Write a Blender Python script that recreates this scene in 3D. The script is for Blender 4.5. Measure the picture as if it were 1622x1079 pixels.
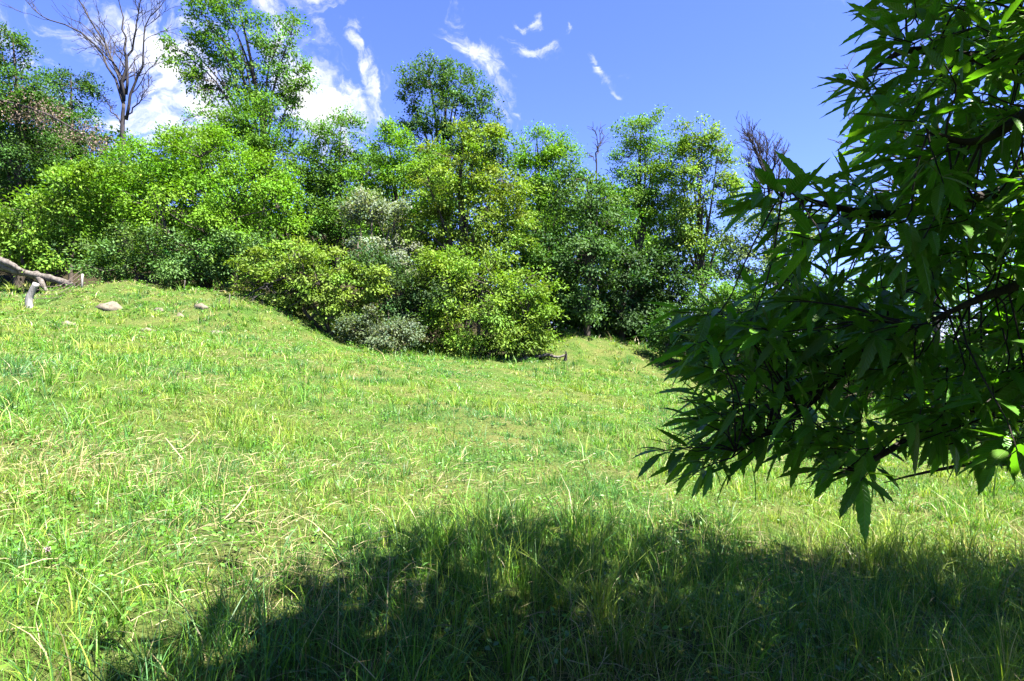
import bpy, math, random
import numpy as np
from mathutils import Vector, Matrix

# ------------------------------------------------------------------ camera, sky, sun, exposure
for o in list(bpy.data.objects): bpy.data.objects.remove(o)
scene = bpy.context.scene
COL = scene.collection
FPX, CX, CY, CAMH = 901.0, 811.0, 539.5, 1.6
cam_d = bpy.data.cameras.new('camera'); cam = bpy.data.objects.new('camera', cam_d); COL.objects.link(cam)
cam.location = (0, 0, CAMH); cam.rotation_euler = (math.radians(90), 0, 0)
cam_d.lens = 20.0; cam_d.sensor_width = 36.0; cam_d.clip_start = 0.05; cam_d.clip_end = 3000
scene.camera = cam
SUN_EL = math.radians(65)
SUN_H = np.array([0.88, -0.47]); SUN_H /= np.linalg.norm(SUN_H)
SUN = np.array([SUN_H[0]*math.cos(SUN_EL), SUN_H[1]*math.cos(SUN_EL), math.sin(SUN_EL)])   # towards the sun
sun_d = bpy.data.lights.new('sun', 'SUN'); sun_d.energy = 5.0; sun_d.angle = math.radians(0.5); sun_d.color = (1.0, 0.97, 0.91)
sun = bpy.data.objects.new('sun', sun_d); COL.objects.link(sun)
sun.rotation_euler = Vector(SUN).to_track_quat('Z', 'Y').to_euler(); sun.location = (20, -20, 40)
world = bpy.data.worlds.new('World'); scene.world = world; world.use_nodes = True
scene.view_settings.view_transform = 'Standard'; scene.view_settings.look = 'None'
scene.view_settings.gamma = 1.0; scene.view_settings.use_curve_mapping = False
scene.view_settings.exposure = 2.7
scene.cycles.max_bounces = 4; scene.cycles.transparent_max_bounces = 4
scene.cycles.diffuse_bounces = 1; scene.cycles.transmission_bounces = 2; scene.cycles.glossy_bounces = 2

def pdir(px, py):
    v = np.array([(px-CX)/FPX, 1.0, (CY-py)/FPX]); return v/np.linalg.norm(v)

def build_world():
    nt = world.node_tree; nt.nodes.clear(); N = nt.nodes.new; L = nt.links.new
    out = N('ShaderNodeOutputWorld'); bg = N('ShaderNodeBackground'); bg.inputs[1].default_value = 0.05
    sky = N('ShaderNodeTexSky'); sky.sky_type = 'NISHITA'; sky.sun_disc = False
    sky.sun_elevation = SUN_EL; sky.sun_rotation = math.atan2(SUN_H[0], SUN_H[1])
    sky.altitude = 900; sky.air_density = 1.0; sky.dust_density = 0.3; sky.ozone_density = 3.0
    tc = N('ShaderNodeTexCoord')
    def math_(op, a, b=None, c=None, clamp=False):
        m = N('ShaderNodeMath'); m.operation = op; m.use_clamp = clamp
        for i, v in enumerate((a, b, c)):
            if v is None: continue
            if isinstance(v, (int, float)): m.inputs[i].default_value = v
            else: L(v, m.inputs[i])
        return m.outputs[0]
    # slightly warped direction so that cloud edges fray
    nw = N('ShaderNodeTexNoise'); nw.inputs['Scale'].default_value = 9; nw.inputs['Detail'].default_value = 7
    L(tc.outputs['Generated'], nw.inputs['Vector'])
    sub = N('ShaderNodeVectorMath'); sub.operation = 'SUBTRACT'; L(nw.outputs['Color'], sub.inputs[0]); sub.inputs[1].default_value = (.5, .5, .5)
    sca = N('ShaderNodeVectorMath'); sca.operation = 'SCALE'; L(sub.outputs[0], sca.inputs[0]); sca.inputs['Scale'].default_value = 0.16
    add = N('ShaderNodeVectorMath'); add.operation = 'ADD'; L(tc.outputs['Generated'], add.inputs[0]); L(sca.outputs[0], add.inputs[1])
    dirv = add.outputs[0]
    # px, py, half length, half width, angle (clockwise in the picture), weight
    blobs = [(258,150,90,52,75,.95),(508,160,85,48,52,1.0),(578,125,85,20,62,.72),(528,95,55,11,62,.6),
             (770,112,85,24,60,.75),(745,72,40,14,70,.55),(800,155,48,16,62,.6),(790,95,30,14,20,.4),(842,78,26,12,40,.5),(952,126,30,10,42,.62),
             (470,8,60,20,10,.55),(512,3,30,14,20,.75),(300,20,90,35,20,.5),(868,187,18,9,80,.42),(835,22,12,6,70,.5),
             (875,45,12,5,80,.5),(30,110,90,22,40,.45),(120,60,80,20,40,.42),(235,85,60,25,40,.5),(980,158,10,5,30,.5),(1490,20,70,40,20,.4)]
    acc = None
    for (px, py, a, b, ang, w) in blobs:
        c = pdir(px, py); r = np.cross(c, (0, 0, 1)); r /= np.linalg.norm(r); u = np.cross(r, c)
        ca, sa = math.cos(math.radians(ang)), math.sin(math.radians(ang))
        t1 = (r*ca - u*sa)*FPX/a*np.dot(c, (0, 1, 0)); t2 = (r*sa + u*ca)*FPX/b*np.dot(c, (0, 1, 0))
        d1 = N('ShaderNodeVectorMath'); d1.operation = 'DOT_PRODUCT'; L(dirv, d1.inputs[0]); d1.inputs[1].default_value = t1
        d2 = N('ShaderNodeVectorMath'); d2.operation = 'DOT_PRODUCT'; L(dirv, d2.inputs[0]); d2.inputs[1].default_value = t2
        d3 = N('ShaderNodeVectorMath'); d3.operation = 'DOT_PRODUCT'; L(dirv, d3.inputs[0]); d3.inputs[1].default_value = c
        q = math_('ADD', math_('MULTIPLY', d1.outputs['Value'], d1.outputs['Value']), math_('MULTIPLY', d2.outputs['Value'], d2.outputs['Value']))
        e = math_('MULTIPLY', math_('POWER', 2.718, math_('MULTIPLY', q, -0.9)), w)
        e = math_('MULTIPLY', e, math_('GREATER_THAN', d3.outputs['Value'], 0.0))
        acc = e if acc is None else math_('MAXIMUM', acc, e)
    n1 = N('ShaderNodeTexNoise'); n1.inputs['Scale'].default_value = 19; n1.inputs['Detail'].default_value = 8; n1.inputs['Roughness'].default_value = .62
    L(dirv, n1.inputs['Vector']); n1.inputs['Distortion'].default_value = .6
    t = math_('ADD', acc, math_('MULTIPLY', math_('SUBTRACT', n1.outputs[0], 0.5), 2.6))
    mr = N('ShaderNodeMapRange'); mr.interpolation_type = 'SMOOTHSTEP'; mr.inputs[1].default_value = .28; mr.inputs[2].default_value = 1.15
    L(t, mr.inputs[0])
    # no cloud where no bank of cloud is
    gate = N('ShaderNodeMapRange'); gate.inputs[1].default_value = 0.03; gate.inputs[2].default_value = .36; L(acc, gate.inputs[0])
    fac = math_('MULTIPLY', mr.outputs[0], gate.outputs[0], clamp=True)
    tint = N('ShaderNodeMix'); tint.data_type = 'RGBA'; tint.blend_type = 'MULTIPLY'; tint.inputs[0].default_value = 1
    L(sky.outputs[0], tint.inputs[6]); tint.inputs[7].default_value = (.62, 0.66, 1.16, 1)
    mix = N('ShaderNodeMix'); mix.data_type = 'RGBA'; L(fac, mix.inputs[0]); L(tint.outputs[2], mix.inputs[6]); mix.inputs[7].default_value = (4.4, 4.45, 4.6, 1)
    L(mix.outputs[2], bg.inputs[0]); L(bg.outputs[0], out.inputs[0])
build_world()

# ------------------------------------------------------------------ helpers
rng = np.random.default_rng(11)
def P(px, py, D): return np.array([(px-CX)/FPX*D, D, CAMH + (CY-py)/FPX*D])

_ns = [(r.normal(size=2), r.uniform(0, 6.28)) for r in [np.random.default_rng(5)] for _ in range(60)]
def snoise(x, y, scale, k0=0, k=7):
    """smooth noise about -1..1 from summed sines"""
    x = np.asarray(x, float)/scale; y = np.asarray(y, float)/scale; s = 0
    for (d, ph) in _ns[k0:k0+k]: s = s + np.sin(d[0]*x*2.2 + d[1]*y*2.2 + ph + 1.3*np.sin(d[1]*x - d[0]*y + ph))
    return s/math.sqrt(k)*0.8
def sstep(a, b, x):
    t = np.clip((x-a)/(b-a), 0, 1); return t*t*(3-2*t)

def height(x, y):
    x = np.asarray(x, float); y = np.asarray(y, float)
    r = np.hypot(x, y)
    far = 1/(1 + np.maximum(r-60, 0)/120)
    z = (0.031*y - 0.125*x)*far
    # bank on the left, hump on the right, dip between them
    z = z + 1.35*sstep(16.5, 22.0, y + 0.10*(x+14))*sstep(-5.5, -10.5, x)*(.25+.75*sstep(-18.0, -14.6, x))
    z = z + 1.5*np.exp(-((x-2.8)/np.where(x < 2.8, 2.2, 5.8))**2 - ((y-26.5)/np.where(y < 26.5, 4.0, 9.0))**2)*sstep(19, 25, y)
    # wooded hillside behind, dying out to the right
    z = z + 9.0*sstep(25, 60, y)*sstep(10, -12, x)
    near = sstep(150, 50, r)
    z = z + near*(0.10*snoise(x, y, 4.5, 0) + 0.035*snoise(x, y, 1.1, 8) + 0.018*snoise(x, y, .42, 16))
    z = z + sstep(14, 20, y)*near*(0.10*snoise(x, y, 1.0, 24) + 0.05*snoise(x, y, .5, 34))
    z0 = 0.10*snoise(0, 0, 4.5, 0) + 0.035*snoise(0, 0, 1.1, 8) + 0.018*snoise(0, 0, .42, 16)
    return z - z0

def edge_y(x):
    """depth at which the meadow meets the wood"""
    return np.interp(x, [-40, -16, -9.5, -7, -3, 0, 1.5, 3.5, 6.5, 9, 12, 15, 40], [26, 26, 24, 23.2, 22.6, 22.8, 25, 27.5, 26, 23, 20, 20, 20])

def make_mesh(name, V, F, mat, cols=None, smooth=False):
    """F: int array (n,3) or (n,4), or list of such arrays"""
    if not isinstance(F, (list, tuple)): F = [F]
    F = [np.asarray(f, np.int32) for f in F if len(f)]
    me = bpy.data.meshes.new(name); V = np.asarray(V, np.float32)
    me.vertices.add(len(V)); me.vertices.foreach_set('co', V.ravel())
    nl = sum(f.size for f in F); npo = sum(len(f) for f in F)
    me.loops.add(nl); me.polygons.add(npo)
    me.loops.foreach_set('vertex_index', np.concatenate([f.ravel() for f in F]))
    ls, s = [], 0
    for f in F:
        ls.append(s + np.arange(len(f), dtype=np.int32)*f.shape[1]); s += f.size
    me.polygons.foreach_set('loop_start', np.concatenate(ls).astype(np.int32))
    if smooth: me.polygons.foreach_set('use_smooth', np.ones(npo, dtype=bool))
    if cols is not None:
        at = me.attributes.new('col', 'FLOAT_COLOR', 'POINT')
        c = np.ones((len(V), 4), np.float32); c[:, :3] = cols; at.data.foreach_set('color', c.ravel())
    me.update(calc_edges=True); me.materials.append(mat)
    return me
def obj(name, me, parent=None, **props):
    o = bpy.data.objects.new(name, me); COL.objects.link(o)
    if parent is not None: o.parent = parent
    for k, v in props.items(): o[k] = v
    return o
def thing(name, label, cat, loc, group=None):
    o = bpy.data.objects.new(name, None); COL.objects.link(o); o.location = loc; o.empty_display_size = .2
    o['label'] = label; o['category'] = cat
    if group: o['group'] = group
    return o
def tag(o, label, cat, group=None):
    o['label'] = label; o['category'] = cat
    if group: o['group'] = group
    return o

class Tubes:
    def __init__(s): s.V = []; s.F = []; s.n = 0
    def add(s, pts, rad, sides=5, cap=True, wob=0.0):
        pts = np.asarray(pts, float); n = len(pts); rad = np.broadcast_to(np.asarray(rad, float), (n,))
        T = np.gradient(pts, axis=0); T /= np.linalg.norm(T, axis=1, keepdims=True)+1e-9
        m = T.mean(0); ref = np.eye(3)[np.argmin(np.abs(m))]
        U = np.cross(T, ref); U /= np.linalg.norm(U, axis=1, keepdims=True)+1e-9; W = np.cross(T, U)
        a = np.arange(sides)/sides*2*math.pi
        R = rad[:, None]*np.ones(sides)
        if wob: R = R*(1+rng.normal(0, wob, R.shape))
        ring = pts[:, None, :] + R[:, :, None]*(np.cos(a)[None, :, None]*U[:, None, :] + np.sin(a)[None, :, None]*W[:, None, :])
        i = np.arange(n-1)[:, None]*sides; j = np.arange(sides)[None, :]; j2 = (j+1) % sides
        q = np.stack([i+j, i+j2, i+sides+j2, i+sides+j], -1).reshape(-1, 4)
        v = ring.reshape(-1, 3); f = [q + s.n]
        s.V.append(v); s.n += len(v); s.F.append(q + s.n - len(v))
        if cap:
            s.V.append(pts[[0, -1]]); c0, c1 = s.n, s.n+1; s.n += 2; b = c0 - n*sides
            e = np.arange(sides); e2 = (e+1) % sides
            s.F.append(np.stack([np.full(sides, c0), b+e2, b+e, b+e], -1)[:, [0, 1, 2, 2]] if False else np.zeros((0, 4), int))
            s.T = getattr(s, 'T', [])
            s.T.append(np.stack([np.full(sides, c0), b+e2, b+e], -1)); l = b+(n-1)*sides
            s.T.append(np.stack([np.full(sides, c1), l+e, l+e2], -1))
    def mesh(s, name, mat, origin=(0, 0, 0)):
        F = [np.concatenate(s.F)]
        if getattr(s, 'T', None): F.append(np.concatenate(s.T))
        return make_mesh(name, np.concatenate(s.V)-np.asarray(origin), F, mat, smooth=True)

def bez(pts, n):
    """smooth curve (Catmull-Rom) through the points"""
    p = np.asarray(pts, float)
    if len(p) == 2: return p[0] + (p[1]-p[0])*np.linspace(0, 1, n)[:, None]
    p = np.vstack([2*p[0]-p[1], p, 2*p[-1]-p[-2]]); m = len(p)-3; out = []
    for t in np.linspace(0, m-1e-6, n):
        i = int(t); u = t-i; a, b, c, d = p[i:i+4]
        out.append(.5*((2*b)+(-a+c)*u+(2*a-5*b+4*c-d)*u*u+(-a+3*b-3*c+d)*u**3))
    return np.array(out)
def unit(v): v = np.asarray(v, float); return v/(np.linalg.norm(v, axis=-1, keepdims=True)+1e-9)

# ------------------------------------------------------------------ materials
def mat_base(name):
    m = bpy.data.materials.new(name); m.use_nodes = True; nt = m.node_tree; nt.nodes.clear()
    return m, nt, nt.nodes.new, nt.links.new
def leaf_material(name, trans=.35, rough=.45, spec=.35, warm=(1.25, 1.35, .45), color=None, vary=0.0):
    m, nt, N, L = mat_base(name); out = N('ShaderNodeOutputMaterial')
    bs = N('ShaderNodeBsdfPrincipled'); bs.inputs['Roughness'].default_value = rough; bs.inputs['Specular IOR Level'].default_value = spec
    tr = N('ShaderNodeBsdfTranslucent'); mx = N('ShaderNodeMixShader'); mx.inputs[0].default_value = trans
    if color is None:
        at = N('ShaderNodeAttribute'); at.attribute_name = 'col'; c = at.outputs['Color']
    else:
        oi = N('ShaderNodeObjectInfo'); hs = N('ShaderNodeHueSaturation'); hs.inputs['Color'].default_value = (*color, 1)
        mr = N('ShaderNodeMapRange'); L(oi.outputs['Random'], mr.inputs[0]); mr.inputs[3].default_value = 1-vary; mr.inputs[4].default_value = 1+vary
        L(mr.outputs[0], hs.inputs['Value']); mr2 = N('ShaderNodeMapRange'); L(oi.outputs['Random'], mr2.inputs[0]); mr2.inputs[3].default_value = .485; mr2.inputs[4].default_value = .51
        L(mr2.outputs[0], hs.inputs['Hue']); c = hs.outputs[0]
    L(c, bs.inputs['Base Color'])
    mu = N('ShaderNodeMix'); mu.data_type = 'RGBA'; mu.blend_type = 'MULTIPLY'; mu.inputs[0].default_value = 1; L(c, mu.inputs[6]); mu.inputs[7].default_value = (*warm, 1)
    L(mu.outputs[2], tr.inputs[0]); L(bs.outputs[0], mx.inputs[1]); L(tr.outputs[0], mx.inputs[2]); L(mx.outputs[0], out.inputs[0])
    return m
def add_veins(m):
    # raised side veins and a paler midrib, from the leaf's own coordinates
    nt = m.node_tree; N = nt.nodes.new; L = nt.links.new
    at = N('ShaderNodeAttribute'); at.attribute_name = 'lxy'; sp = N('ShaderNodeSeparateXYZ'); L(at.outputs['Vector'], sp.inputs[0])
    def mt(op, a, b=None):
        k = N('ShaderNodeMath'); k.operation = op
        for i, v in enumerate((a, b)):
            if v is None: continue
            if isinstance(v, float): k.inputs[i].default_value = v
            else: L(v, k.inputs[i])
        return k.outputs[0]
    ay = mt('ABSOLUTE', sp.outputs[1]); ph = mt('MULTIPLY', mt('SUBTRACT', sp.outputs[0], mt('MULTIPLY', ay, 1.1)), 88.0)
    v = mt('POWER', mt('ADD', mt('MULTIPLY', mt('SINE', ph), .5), .5), 3.0)
    rib = N('ShaderNodeMapRange'); rib.inputs[1].default_value = .004; rib.inputs[2].default_value = .014; rib.inputs[3].default_value = 1; rib.inputs[4].default_value = 0; L(ay, rib.inputs[0])
    hgt = mt('ADD', mt('MULTIPLY', v, -.6), mt('MULTIPLY', rib.outputs[0], -1.0)); bp = N('ShaderNodeBump'); bp.inputs['Strength'].default_value = .55; bp.inputs['Distance'].default_value = .004; L(hgt, bp.inputs['Height'])
    bs = [k for k in nt.nodes if k.type == 'BSDF_PRINCIPLED'][0]; L(bp.outputs[0], bs.inputs['Normal'])
    src = bs.inputs['Base Color'].links[0].from_socket; mx = N('ShaderNodeMix'); mx.data_type = 'RGBA'; L(mt('MULTIPLY', mt('MAXIMUM', rib.outputs[0], mt('MULTIPLY', v, .25)), .55), mx.inputs[0]); L(src, mx.inputs[6]); mx.inputs[7].default_value = (.16, .24, .06, 1); L(mx.outputs[2], bs.inputs['Base Color'])
def bark_material(name, c1, c2, scale=8, bump=.5):
    m, nt, N, L = mat_base(name); out = N('ShaderNodeOutputMaterial'); bs = N('ShaderNodeBsdfPrincipled'); bs.inputs['Roughness'].default_value = .9
    bs.inputs['Specular IOR Level'].default_value = .15
    tc = N('ShaderNodeTexCoord'); mp = N('ShaderNodeMapping'); mp.inputs['Scale'].default_value = (1, 1, .35); L(tc.outputs['Object'], mp.inputs[0])
    n = N('ShaderNodeTexNoise'); n.inputs['Scale'].default_value = scale; n.inputs['Detail'].default_value = 6; n.inputs['Roughness'].default_value = .7; L(mp.outputs[0], n.inputs['Vector'])
    r = N('ShaderNodeValToRGB'); r.color_ramp.elements[0].position = .35; r.color_ramp.elements[1].position = .68
    r.color_ramp.elements[0].color = (*c1, 1); r.color_ramp.elements[1].color = (*c2, 1); L(n.outputs[0], r.inputs[0]); L(r.outputs[0], bs.inputs['Base Color'])
    b = N('ShaderNodeBump'); b.inputs['Strength'].default_value = bump; b.inputs['Distance'].default_value = .03; L(n.outputs[0], b.inputs['Height']); L(b.outputs[0], bs.inputs['Normal'])
    L(bs.outputs[0], out.inputs[0]); return m
M_LEAF = leaf_material('leaf', .30, .6, .15, (1.2, 1.3, .4))
M_GRASS = leaf_material('grass', .36, .45, .35, (1.15, 1.25, .5))
M_STRAW = leaf_material('straw', .2, .6, .2, (1.1, 1.0, .7))
M_BARK = bark_material('bark', (.030, .024, .018), (.11, .09, .07))
M_BARK_DEAD = bark_material('bark_dead', (.020, .018, .019), (.066, .058, .058))
M_WOOD = bark_material('weathered_wood', (.035, .028, .023), (.17, .15, .13), 9, 1.0)
M_WOOD_PALE = bark_material('bleached_wood', (.16, .15, .135), (.34, .32, .30), 8, .6)
M_ROCK = bark_material('stone', (.06, .05, .035), (.17, .145, .105), 7, 1.0)
M_WIRE = bark_material('rusty_wire', (.05, .035, .03), (.12, .09, .08), 30, .1)

def ground_material():
    m, nt, N, L = mat_base('meadow_ground'); out = N('ShaderNodeOutputMaterial'); bs = N('ShaderNodeBsdfPrincipled'); bs.inputs['Roughness'].default_value = .95
    bs.inputs['Specular IOR Level'].default_value = .1
    tc = N('ShaderNodeTexCoord')
    n1 = N('ShaderNodeTexNoise'); n1.inputs['Scale'].default_value = 1.3; n1.inputs['Detail'].default_value = 6; L(tc.outputs['Object'], n1.inputs['Vector'])
    n2 = N('ShaderNodeTexNoise'); n2.inputs['Scale'].default_value = 28; n2.inputs['Detail'].default_value = 6; n2.inputs['Roughness'].default_value = .75; L(tc.outputs['Object'], n2.inputs['Vector'])
    r1 = N('ShaderNodeValToRGB'); e = r1.color_ramp.elements; e[0].position = .35; e[0].color = (.040, .085, .014, 1); e[1].position = .70; e[1].color = (.100, .110, .034, 1); L(n1.outputs[0], r1.inputs[0])
    r2 = N('ShaderNodeValToRGB'); e = r2.color_ramp.elements; e[0].position = .38; e[0].color = (.35, .30, .25, 1); e[1].position = .62; e[1].color = (1.25, 1.2, 1.1, 1); L(n2.outputs[0], r2.inputs[0])
    mu = N('ShaderNodeMix'); mu.data_type = 'RGBA'; mu.blend_type = 'MULTIPLY'; mu.inputs[0].default_value = 1; L(r1.outputs[0], mu.inputs[6]); L(r2.outputs[0], mu.inputs[7])
    at = N('ShaderNodeAttribute'); at.attribute_name = 'col'          # leaf litter and humus inside the wood, darkened to carry the shade there
    lm = N('ShaderNodeMix'); lm.data_type = 'RGBA'; lm.blend_type = 'MULTIPLY'; lm.inputs[0].default_value = 1; lm.inputs[6].default_value = (.030, .027, .014, 1); L(r2.outputs[0], lm.inputs[7])
    gm = N('ShaderNodeMix'); gm.data_type = 'RGBA'; L(at.outputs['Fac'], gm.inputs[0]); L(mu.outputs[2], gm.inputs[6]); L(lm.outputs[2], gm.inputs[7])
    L(gm.outputs[2], bs.inputs['Base Color'])
    b = N('ShaderNodeBump'); b.inputs['Strength'].default_value = .8; b.inputs['Distance'].default_value = .04; L(n2.outputs[0], b.inputs['Height']); L(b.outputs[0], bs.inputs['Normal'])
    L(bs.outputs[0], out.inputs[0]); return m

# ------------------------------------------------------------------ the ground, one sheet
def build_ground():
    def axis(lo, hi, fine, n_out):
        mid = np.arange(-fine, fine+.01, .4)
        a = -fine - (np.geomspace(1, 1+(-lo-fine), n_out)-1)[1:][::-1]; b = fine + (np.geomspace(1, 1+(hi-fine), n_out)-1)[1:]
        return np.concatenate([a, mid, b])
    xs = axis(-900, 900, 30, 24); ys = axis(-200, 1400, 32, 26)
    X, Y = np.meshgrid(xs, ys); Z = height(X, Y)
    V = np.stack([X, Y, Z], -1).reshape(-1, 3); nx, ny = len(xs), len(ys)
    i = (np.arange(ny-1)[:, None]*nx + np.arange(nx-1)[None, :]).ravel()
    F = np.stack([i, i+1, i+nx+1, i+nx], -1)
    lit = sstep(.4, 1.8, V[:, 1]-edge_y(V[:, 0]))
    o = obj('ground', make_mesh('ground', V, F, ground_material(), np.repeat(lit[:, None], 3, 1), smooth=True)); o['kind'] = 'structure'
    o['label'] = 'sloping meadow ground rising to a wooded hillside'
build_ground()

# ------------------------------------------------------------------ grass, herbs, straw
def blades(pos, h, w, lean_dir, lean, yaw, levels):
    """arrays of tapered bent blades -> V, F (tris)"""
    n = len(pos); side = np.stack([np.cos(yaw), np.sin(yaw), np.zeros(n)], -1)
    ld = np.stack([np.cos(lean_dir), np.sin(lean_dir), np.zeros(n)], -1)
    up = np.array([0, 0, 1.0]); rows = []
    for k in range(levels):
        t = k/levels
        c = pos + up*(h*t*(1-.25*t*lean))[:, None] + ld*(h*lean*t*t)[:, None]
        ww = (w*.5*(1-.55*t))[:, None]
        rows += [c - side*ww, c + side*ww]
    rows.append(pos + up*(h*(1-.25*lean))[:, None] + ld*(h*lean)[:, None])
    V = np.stack(rows, 1); nv = V.shape[1]; f = []
    for k in range(levels-1):
        a = 2*k; f += [(a, a+1, a+3), (a, a+3, a+2)]
    a = 2*(levels-1); f.append((a, a+1, nv-1))
    F = (np.arange(n)[:, None, None]*nv + np.array(f)[None]).reshape(-1, 3)
    return V.reshape(-1, 3), F, nv

def wedge(ymin, ymax, dens, rg, xl=.95, xr=.95, pad=2.0, cap=1e9):
    """random points in the view wedge, with density a function of distance"""
    out = []
    ys = np.geomspace(ymin, ymax, 40)
    for a, b in zip(ys[:-1], ys[1:]):
        m = (a+b)/2; wl, wr = xl*m+pad, xr*m+pad; n = rg.poisson(dens(m)*(b-a)*(wl+wr))
        out.append(np.stack([rg.uniform(-wl, wr, n), rg.uniform(a, b, n)], -1))
    return np.concatenate(out)

def dryness(x, y):
    d = .42 + .40*snoise(x, y, 1.9, 30) + .28*snoise(x, y, .55, 38)
    d = d + .95*np.exp(-((x+3.2)/1.3)**2 - ((y-4.4)/1.5)**2)                 # straw patch on the left
    d = d + .75*np.exp(-((x+1.6)/.8)**2 - ((y-3.5)/.6)**2)
    d = d + .42*sstep(16.5, 19, y)*sstep(-5, -9, x)                          # bank
    d = d + .30*np.exp(-((x-5.5)/4)**2 - ((y-24)/4.5)**2)                     # hump
    d = d + .25*np.exp(-((x-.6)/1.3)**2 - ((y-6.2)/.8)**2)
    return d

def shade_zone(x, y):
    ye = np.interp(x, SH_X, SH_Y); return sstep(.9, -.6, y-ye)
SH_X = [-3.2, -2.0, -1.4, -.85, -.35, .5, 1.2, 2.4, 4.8, 8]
SH_Y = [-.8, .6, 2.0, 3.15, 4.3, 4.55, 4.5, 5.15, 5.3, 5.1]

def build_grass():
    rg = np.random.default_rng(3)
    # tufts: blades that spring from one root, and loose undergrowth between them
    tc = wedge(1.3, 30, lambda d: min(120, 120*(4.2/d)**1.6), rg); tc = tc[tc[:, 1] < edge_y(tc[:, 0]) + 2.2]
    nb = rg.integers(7, 22, len(tc)); ti = np.repeat(np.arange(len(tc)), nb)
    loose = wedge(1.3, 30, lambda d: min(1800, 1000*(4.2/d)**1.5), rg); loose = loose[loose[:, 1] < edge_y(loose[:, 0]) + 2.2]
    rt = rg.uniform(.012, .05, len(tc))*np.clip(np.hypot(*tc.T)/8, 1, 2.2); off = rg.normal(size=(len(ti), 2))*rt[ti][:, None]
    x = np.concatenate([tc[ti, 0]+off[:, 0], loose[:, 0]]); y = np.concatenate([tc[ti, 1]+off[:, 1], loose[:, 1]]); n = len(x)
    is_t = np.arange(n) < len(ti)
    tv = np.concatenate([rg.normal(0, 1, len(tc))[ti], np.zeros(len(loose))]); th = np.concatenate([np.clip(rg.gamma(2.4, .45, len(tc)), .3, 2.6)[ti], np.full(len(loose), .55)])
    outd = np.concatenate([np.arctan2(off[:, 1], off[:, 0]) + rg.normal(0, .5, len(ti)), rg.uniform(0, 6.283, len(loose))])
    d = np.hypot(x, y); dry = dryness(x, y); bare = .55*snoise(x, y, .7, 12) + dry
    keep = rg.random(n) < np.clip(1.2 - .6*np.clip(bare-.9, 0, 1.0), .35, 1)
    x, y, d, dry, is_t, tv, th, outd = (q[keep] for q in (x, y, d, dry, is_t, tv, th, outd)); n = len(x)
    sh = shade_zone(x, y); lump = snoise(x, y, .9, 20)
    h = th*rg.uniform(.55, 1.25, n)*(.095 + .030*np.clip(lump, -1.5, 1.5) + .022*np.clip(snoise(x, y, 2.6, 2), -1.5, 1.5) + .085*sh + .018*sstep(9, 4.5, y))
    tall = rg.random(n) < np.where(is_t, .025 + .05*sh, .003); h = np.where(tall, h*1.7 + .06, h)
    h *= 1+.35*sstep(16, 21, y)*np.clip(.6+.6*snoise(x, y, .6, 6), 0, 1.6); h *= 1+.9*sstep(-1.6, .3, y-edge_y(x)); h *= np.where(dry > 1.0, .8, 1); h = np.clip(h, .025, .55)
    w = np.maximum(rg.uniform(.0026, .0066, n)*np.where(is_t, 1, .8), d/569*.56*rg.uniform(.7, 1.4, n))
    yaw = rg.uniform(0, math.pi, n); ld = outd; lean = np.clip(rg.gamma(2.4, .27, n), .05, 1.5)
    pos = np.stack([x, y, height(x, y)-.01], -1)
    # colours of the plants themselves: fresh, bluish, yellowing, dry
    u = rg.random(n); hue = snoise(x, y, 1.3, 3)*.55 + snoise(x, y, 3.2, 22)*.45 + tv*.45 + rg.normal(0, .3, n)
    fresh = np.array([.105, .230, .024]); blue = np.array([.068, .180, .048]); yel = np.array([.200, .270, .036]); strw = np.array([.37, .31, .15])
    c = np.where((hue > .42)[:, None], yel, np.where((hue < -.5)[:, None], blue, fresh))
    c = np.where((u < np.clip((dry-.55)*.55, .05, .75))[:, None], strw, c)
    c = c*rg.uniform(.6, 1.3, n)[:, None]*np.clip(1.04+.2*tv, .6, 1.5)[:, None]
    parts = []
    for m, lv in ((d < 4.2, 3), (d >= 4.2, 2)):
        V, F, nv = blades(pos[m], h[m], w[m], ld[m], lean[m], yaw[m], lv); parts.append((V, F, np.repeat(c[m], nv, 0)))
    V = np.concatenate([a[0] for a in parts]); F = np.concatenate([parts[0][1], parts[1][1]+len(parts[0][0])]); C = np.concatenate([a[2] for a in parts])
    o = obj('meadow_grass', make_mesh('meadow_grass', V, F, M_GRASS, C)); o['kind'] = 'stuff'
    tag(o, 'sunlit green and straw-flecked meadow grass covering the slope', 'grass')
    print('grass', n, len(F))

    # lying straw
    p = wedge(1.5, 27, lambda d: min(300, 300*(5/d)**1.7), rg); p = p[p[:, 1] < edge_y(p[:, 0])+.5]
    dr = dryness(p[:, 0], p[:, 1]); p = p[rg.random(len(p)) < np.clip((dr-.25)*.9, .05, 1)]
    n = len(p); x, y = p.T; d = np.hypot(x, y); L = rg.uniform(.05, .20, n); a = rg.uniform(0, 6.283, n)
    dv = np.stack([np.cos(a), np.sin(a), rg.normal(.05, .22, n)], -1); base = np.stack([x, y, height(x, y)+rg.uniform(.01, .09, n)], -1)
    w = np.maximum(rg.uniform(.002, .004, n), d/569*.13)[:, None]
    up = np.stack([-np.sin(a)*.5, np.cos(a)*.5, np.ones(n)], -1)*w*.5
    mid = base + dv*(L*.5)[:, None] + np.stack([0*a, 0*a, L*.08], -1); tip = base + dv*L[:, None]
    V = np.stack([base-up, base+up, mid+up, mid-up, tip], 1).reshape(-1, 3)
    F = (np.arange(n)[:, None, None]*5 + np.array([(0, 1, 2), (0, 2, 3), (3, 2, 4)])[None]).reshape(-1, 3)
    C = np.repeat(np.array([.36, .31, .17])*rg.uniform(.5, 1.15, n)[:, None], 5, 0)
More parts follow.
